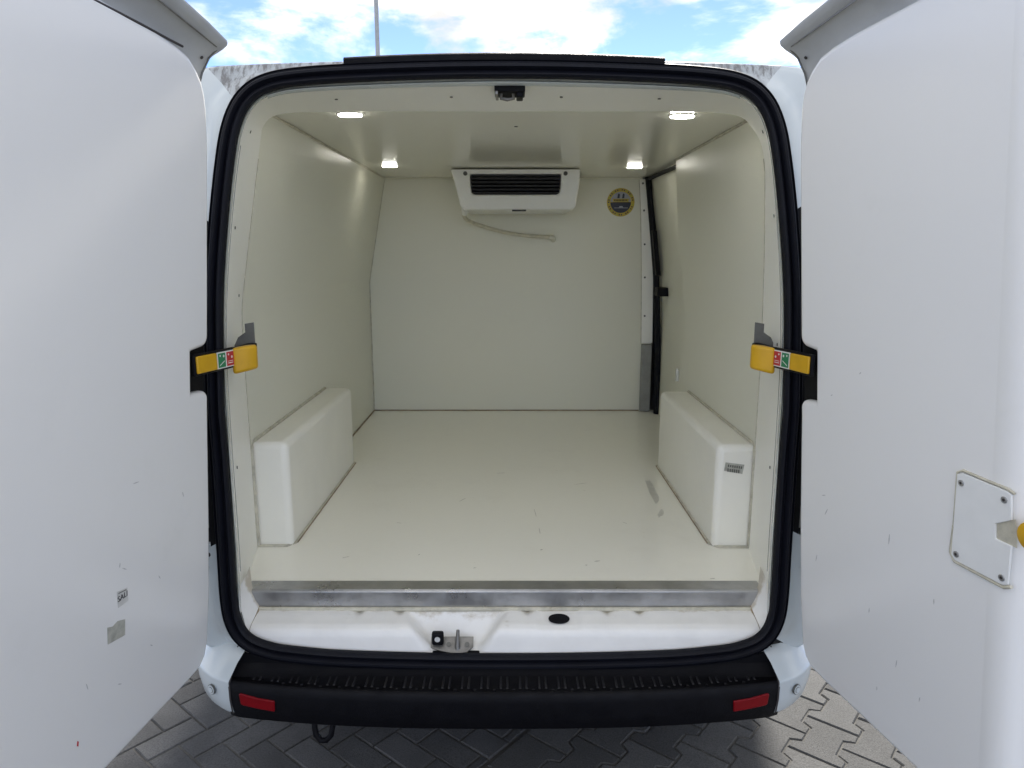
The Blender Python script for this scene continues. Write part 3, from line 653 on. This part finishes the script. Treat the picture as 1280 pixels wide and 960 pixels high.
for k in range(-12, 13):
    x = k * .0535 + .027; disc('step_stud', (x + CX, plan(x) + .027, .4325), (0, 0, 1), .004, .003, 'rib', bumper, n=10)
for sx in (-1, 1):
    xs_ = [.632, .66, .70, .735]
    pts = [Vector((CX + sx * x, plan(x) - .004 + (0.004 if zz < .39 else 0), zz)) for x, zz in [(.632, .398), (.68, .402), (.730, .412), (.736, .408), (.734, .376), (.728, .372), (.68, .366), (.635, .362)]]
    prism('reflector', pts, (0, .012, 0), 'red', bumper, bevel=.003)
    # body-coloured corner
    cp = catmull([Vector((CX + sx * x, y, 0)) for x, y in ((.765, 1.780), (.815, 1.803), (.86, 1.838), (.898, 1.885), (.922, 1.945), (.936, 2.03), (.945, 2.20), (.946, 2.50))], 6)
    rr = []
    for i, p in enumerate(cp):
        t = (cp[min(i + 1, len(cp) - 1)] - cp[max(i - 1, 0)]).normalized(); nin = Vector((-t.y, t.x, 0))
        if nin.dot(Vector((CX, 2.2, 0)) - p) < 0: nin = -nin
        lift = .012 * sstep(.78, .92, abs(p.x - CX))
        rr.append([p + nin * d + Vector((0, 0, z + (lift if z < .40 else 0))) for d, z in ((.085, .506), (.070, .500), (.038, .478), (.007, .4475), (.003, .4430), (.0005, .4395), (.0, .434), (.003, .385), (.012, .340), (.026, .322), (.055, .312))])
    c_ = loft('bumper_corner', rr, 'paint', van); c_['label'] = 'white painted bumper corner with a round parking sensor'
    i = 7; p = cp[i]; t = (cp[i + 1] - cp[i - 1]).normalized(); no = Vector((t.y, -t.x, 0))
    if no.y > 0: no = -no
    c0 = p + Vector((0, 0, .402))
    for rad, off, mm in ((.0150, .0000, 'screw'), (.0132, .0008, 'paint'), (.0088, .0016, 'screw'), (.0074, .0024, 'paint')):
        disc('parking_sensor' if rad > .014 else 'sensor_ring', c0 + no * (off + .0012), no, rad, .004, mm, c_, n=28)
    # black joint between corner and middle section
    tube('panel_gap', [Vector((CX + sx * .7645, y, z)) for y, z in ((1.862, .502), (1.835, .474), (1.79, .440), (1.782, .425), (1.783, .385), (1.793, .34), (1.81, .318))], .0028, 'ink', bumper, n=6)
tube('tow_eye', [(-.572, 1.85, .33), (-.572, 1.835, .262), (-.568, 1.832, .238), (-.555, 1.83, .222), (-.538, 1.83, .222), (-.524, 1.832, .238), (-.520, 1.835, .262), (-.520, 1.85, .33)], .0085, 'black', bumper, n=10)

# ------------------------------------------------------------------ rear doors
def make_door(side, Xh, k, Lp, label):
    root = bpy.data.objects.new('rear_door', None); COL.objects.link(root); root.location = (Xh, 1.78, .5); root.parent = van; root.matrix_parent_inverse = Matrix.Translation(-VAN_C)
    root['label'] = label
    a = Vector((side * k, -1, 0)).normalized(); up = Vector((-side * .08, 0, 1)); nin = Vector((-side, -k, 0)).normalized()
    nin = (nin - up.normalized() * nin.dot(up.normalized())).normalized()
    base = Vector((Xh, 1.78, 1.28))
    D = lambda s, z, n_=0.0: base + a * s + up * (z - 1.28) + nin * n_
    nd, nz0, nz1 = (.077, 1.268, 1.380) if side < 0 else (.064, 1.245, 1.380)
    def arc(cx, cz, r, a0, a1, n=7): return [(cx + r * math.cos(R(a0 + (a1 - a0) * i / n)), cz + r * math.sin(R(a0 + (a1 - a0) * i / n))) for i in range(n + 1)]
    top = 2.052
    outl = [(-.004, .62), (-.010, .70), (-.008, .92), (0, nz0 - .045)] + arc(.022, nz0 - .022, .022, 180, 90, 5) + [(nd, nz0 + .004), (nd + .001, nz1 - .004)] + arc(.028, nz1 + .028, .028, 270, 180, 5) + [(0, 1.55), (0, 1.86)]
    outl += [(.006, 1.945), (.014, 1.978), (.028, 2.005), (.050, 2.026), (.080, 2.046), (.125, 2.056), (.20, top + .012), (.42, top + .024), (Lp, top + .030), (Lp, .505), (.40, .505), (.10, .506), (.04, .510), (.014, .530), (0, .565)]
    pan = prism('insulated_panel', [D(s, z) for s, z in outl], -nin * .052, 'door', root, bevel=.013, seg=5)
    # soft rounded free edge and its return
    rows = []
    for z in [.505 + i * (top + .024 - .505) / 24 for i in range(25)]:
        rows.append([D(Lp - .030, z, -.0002), D(Lp - .020, z, .0010), D(Lp - .008, z, .0006), D(Lp + .003, z, -.0012), D(Lp + .013, z, -.005), D(Lp + .022, z, -.012), D(Lp + .029, z, -.024), D(Lp + .032, z, -.040), D(Lp + .032, z, -.075)])
    er = loft('panel_edge', rows, 'door', root)
    # outer skin
    so = [(-.03, .55), (-.035, 1.2), (-.02, 1.95), (.02, 2.03), (.12, 2.06), (Lp + .05, 2.075), (Lp + .06, 1.2), (Lp + .05, .50), (.03, .492)]
    prism('outer_skin', [D(s, z, -.054) for s, z in so], -nin * .035, 'paint', root, bevel=.008)
    if side < 0:
        rows = [[D(Lp + .030, z, -.020), D(Lp + .046, z, -.024), D(Lp + .050, z, -.04), D(Lp + .046, z, -.06), D(Lp + .03, z, -.062)] for z in (.52, 1.0, 1.6, 2.04)]
        loft('edge_seal', rows, 'rubber', root)
    # black hinge block behind the notch
    prism('hinge_cover', [D(s, z, -.020) for s, z in ((-.012, nz0 - .06), (nd + .02, nz0 - .06), (nd + .02, nz1 + .05), (-.012, nz1 + .05))], -nin * .032, 'lamp_bk', root, bevel=.004)
    # roof lip of the door
    prof = [(-.045, 1.93), (-.036, 1.98), (-.028, 2.025), (-.016, 2.058), (.004, 2.078), (.024, 2.090), (.036, 2.100), (.037, 2.106), (.030, 2.110), (-.02, 2.107), (-.07, 2.09), (-.09, 2.03), (-.092, 1.93)]
    rows = []
    for s in (-.022, -.019, -.012, .02, .08, .18, .30, .45, .60, Lp + .05):
        g_ = min(1, max(0, s / .45)); lz = .052 * g_ ** .8; ln = .024 * g_ ** .7
        sh = 0 if s > -.018 else (-.004 if s < -.02 else -.001)
        rows.append([D(s, z + lz * sstep(1.95, 2.09, z) + (sh if n_ > 0 else 0), n_ + (ln if n_ > -.01 else 0) * sstep(2.03, 2.095, z) + sh) for n_, z in prof])
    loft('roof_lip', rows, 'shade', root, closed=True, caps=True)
    prof2 = [(-.040, 2.0), (-.016, 2.03), (-.012, 2.055), (-.002, 2.082), (.012, 2.098), (-.03, 2.10)]
    rows = []
    for s, q in ((.080, -.02), (.090, -.004), (.105, 0), (.20, .004), (.40, .012), (Lp + .02, .016)):
        g_ = min(1, max(0, s / .45)); lz = .040 * g_ ** .8
        rows.append([D(s, z + lz * sstep(1.95, 2.09, z), n_ - .016 + (q if q < 0 else 0) + .034 * g_ * sstep(2.085, 2.10, z)) for n_, z in prof2])
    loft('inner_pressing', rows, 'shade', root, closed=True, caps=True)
    tube('lip_seam', [D(s, z, n_) for s, z, n_ in ((-.014, 2.096, .024), (-.012, 2.070, -.004), (-.008, 2.03, -.022), (-.004, 1.99, -.030))], .0022, 'screw', root, n=6)
    tube('lip_seam', [D(s, 2.088 + .045 * (s / .45), .018 + .02 * (s / .45)) for s in (.0, .1, .2, .32, .45)], .0018, 'steel', root, n=6)
    disc('lip_hole', D(.012, 2.060, -.012), nin - up * .8, .004, .002, 'ink', root, n=12)
    if side < 0: tube('panel_slot', [D(s, 2.060 + .012 * s, -.006 + .004 * (s > .2)) for s in (.10, .15, .25, .40)], .0028, 'ink', root, n=6)
    return root, D, a, up, nin, pan
dl, DL, aL, uL, nL, panL = make_door(-1, -.774, .115, .715, 'rear door on the pale brighter side carrying two small paper labels on its inner panel')
dr, DR, aR, uR, nR, panR = make_door(1, .735, .20, .612, 'rear door with a screwed latch cover plate on its inner panel')
# labels on one door
p1 = prism('paper_label', [DL(s, z, .0006) for s, z in ((.372, .899), (.338, .893), (.336, .861), (.369, .861))], nL * .0006, 'paper', dl); 
text('label_text', 'SALI', DL(.3545, .880, .0016), -aL, uL, .0125, 'ink', dl)
prism('label_print', [DL(s, z, .0013) for s, z in ((.368, .895), (.342, .891), (.342, .889), (.368, .893))], nL * .0003, 'screw', dl)
prism('paper_label', [DL(s, z, .0006) for s, z in ((.405, .835), (.388, .828), (.372, .832), (.348, .823), (.349, .786), (.405, .796))], nL * .0006, 'paper2', dl)
prism('paint_fleck', [DL(s, z, .0005) for s, z in ((.503, .640), (.4995, .636), (.501, .626), (.505, .630))], nL * .0004, 'lred', dl)
# scuffs and dents that stand out singly
def scuff(D, nn, s, z, l, ang, par, wd=.0012):
    c, si = math.cos(R(ang)), math.sin(R(ang))
    prism('scuff_mark', [D(s + i * c * l - j * si * wd, z + i * si * l + j * c * wd, .0004) for i, j in ((-1, -.2), (0, -1), (1, -.3), (1, .3), (.1, 1), (-1, .3))], nn * .0003, 'scuffc', par)
for s, z, l, an in ((.30, 1.12, .010, 5), (.12, 1.03, .007, 70), (.345, .94, .009, 35), (.36, .955, .005, 100), (.22, .86, .006, 60), (.255, .705, .006, 40), (.37, .68, .007, 30), (.47, .74, .008, 75)): scuff(DL, nL, s, z, l, an, dl)
for s, z, l, an in ((.36, .72, .010, 80), (.11, .98, .011, 60), (.10, 1.02, .008, 20), (.27, .80, .006, 85), (.07, .84, .010, 75), (.46, .92, .006, 90), (.30, .62, .005, 90), (.43, .68, .006, 80), (.23, 1.35, .004, 45), (.13, 1.28, .004, 30), (.33, 1.0, .012, 85)): scuff(DR, nR, s, z, l, an, dr)
# latch cover plate on the other door
po = [(.510, 1.206), (.523, 1.212), (.615, 1.209), (.627, 1.206), (.629, 1.160), (.598, 1.142), (.600, 1.114), (.632, 1.114), (.629, 1.040), (.618, 1.034), (.512, 1.034), (.503, 1.042)]
pb = prism('latch_cover_plate', [DR(s, z, .0006) for s, z in po], nR * .0042, 'plate', dr, bevel=.0012, seg=2); pb['label'] = 'white screwed cover plate with a notch for the release knob'
oo = [(.505, 1.10), (.509, 1.209), (.522, 1.216), (.575, 1.2135), (.617, 1.2125), (.631, 1.208)]
tube('sealant_bead', [DR(s, z, .002) for s, z in oo], .0028, 'bead', dr, n=8)
tube('sealant_bead', [DR(s, z, .002) for s, z in ((.505, 1.10), (.4995, 1.044), (.510, 1.030), (.56, 1.030), (.619, 1.030), (.634, 1.038))], .0034, 'bead', dr, n=8)
prism('notch_shadow', [DR(s, z, .0004) for s, z in ((.597, 1.144), (.634, 1.163), (.640, 1.113), (.598, 1.112))], nR * .0008, 'bead', dr)  # sealant-coloured patch painted in for the shadowed gap at the plate's notch
for s, z in ((.521, 1.192), (.614, 1.192), (.516, 1.048), (.617, 1.048)):
    disc('plate_screw', DR(s, z, .0046), nR, .0062, .0022, 'alu', dr, n=16, bevel=.0006); disc('screw_recess', DR(s, z, .0066), nR, .0028, .0006, 'ink', dr, n=8)
tube('release_knob', [DR(.655, 1.150, -.06), DR(.672, 1.150, -.03), DR(.680, 1.152, .004), DR(.681, 1.152, .018), DR(.681, 1.152, .022)], [.012, .012, .014, .026, .020], 'yellow', dr, n=20)
# curved resin ripple lines low on the door are left to the gloss of the panel

# ------------------------------------------------------------------ yellow door check straps
def strap(sx, label):
    mir = lambda p: Vector((p[0] if sx < 0 else 2 * CX - p[0], p[1], p[2]))
    root = bpy.data.objects.new('door_check_strap', None); COL.objects.link(root); root.location = mir((-.75, 1.8, 1.34)); root.parent = van; root.matrix_parent_inverse = Matrix.Translation(-VAN_C)
    root['label'] = label
    A, B = mir((-.772, 1.715, 1.341)), mir((-.744, 1.885, 1.336)); d = (B - A).normalized(); z = Vector((0, 0, 1)); nn = d.cross(z) if sx < 0 else z.cross(d)
    if nn.dot(Vector((-sx, 0, 0)) * 1.0) < 0: nn = -nn
    mid = (A + B) / 2; hl = (B - A).length / 2
    obox('strap_backing', mid - nn * .006, d * (hl + .006), nn * .005, z * .0275, 'black', root, bevel=.003)
    obox('strap_cover', A + d * .042, d * .042, nn * .004, z * .0215, 'yellow', root, bevel=.003)
    c0 = A + d * .128
    lab = obox('strap_label', c0, d * .040, nn * .0012, z * .0215, 'white', root)
    dd = d
    g0, r0 = (c0 - dd * .0195, c0 + dd * .0195)
    obox('label_field', g0 + nn * .0014, dd * .0165, nn * .0004, z * .0185, 'green', root)
    obox('label_field', r0 + nn * .0014, dd * .0165, nn * .0004, z * .0185, 'lred', root)
    for c_, sl in ((g0, 1), (r0, 0)):
        e = nn * .0019
        if sl: obox('label_mark', c_ + e - z * .008, (dd * .011 + z * .005), nn * .0003, z * .0010, 'white', root)
        else:
            obox('label_mark', c_ + e - z * .011, dd * .012, nn * .0003, z * .0010, 'white', root)
            obox('label_mark', c_ + e - z * .006, dd * .012, nn * .0003, z * .0006, 'white', root)
        disc('label_mark', c_ + e + dd * .008 * (1 if sl else .9) + z * (.010 if sl else .004), nn, .0035, .0004, 'white', root, n=12)
        disc('label_mark', c_ + e - dd * .008 + z * .012, nn, .0028, .0004, 'white', root, n=12)
    # hooked end wrapped round the pillar bracket
    px = [(-.750, 1.876), (-.738, 1.876), (-.714, 1.894), (-.699, 1.908), (-.695, 1.922), (-.703, 1.936), (-.735, 1.935), (-.752, 1.90)]
    lo = lambda x: 1.290 + .010 * max(0, (x + .750) / .055); hi = lambda x: 1.361 + .005 * max(0, (x + .750) / .055)
    nh = len(px); hv = [mir((x, y, lo(x))) for x, y in px] + [mir((x, y, hi(x))) for x, y in px]
    hook = obj('strap_hook', hv, [tuple(range(nh)), tuple(range(2 * nh - 1, nh - 1, -1))] + [(i, (i + 1) % nh, nh + (i + 1) % nh, nh + i) for i in range(nh)], 'yellow', root, bevel=.008, seg=4)
    # bracket plate and clip on the pillar
    prism('pillar_bracket', [mir((x, 2.06, zz)) for x, zz in ((-.752, 1.412), (-.778, 1.408), (-.778, 1.383), (-.800, 1.368), (-.812, 1.345), (-.812, 1.300), (-.752, 1.300))], (0, .006, 0), 'bracket', root, bevel=.001)
    obox('bracket_arm', mir((-.765, 2.0, 1.335)), (.008, .062, 0) if sx < 0 else (-.008, .062, 0), (.012, 0, 0), (0, 0, .018), 'black', root, bevel=.004)
    return root
strap(-1, 'yellow check strap reaching to the door with two paper labels')
strap(1, 'yellow check strap reaching to the door with the latch cover plate')
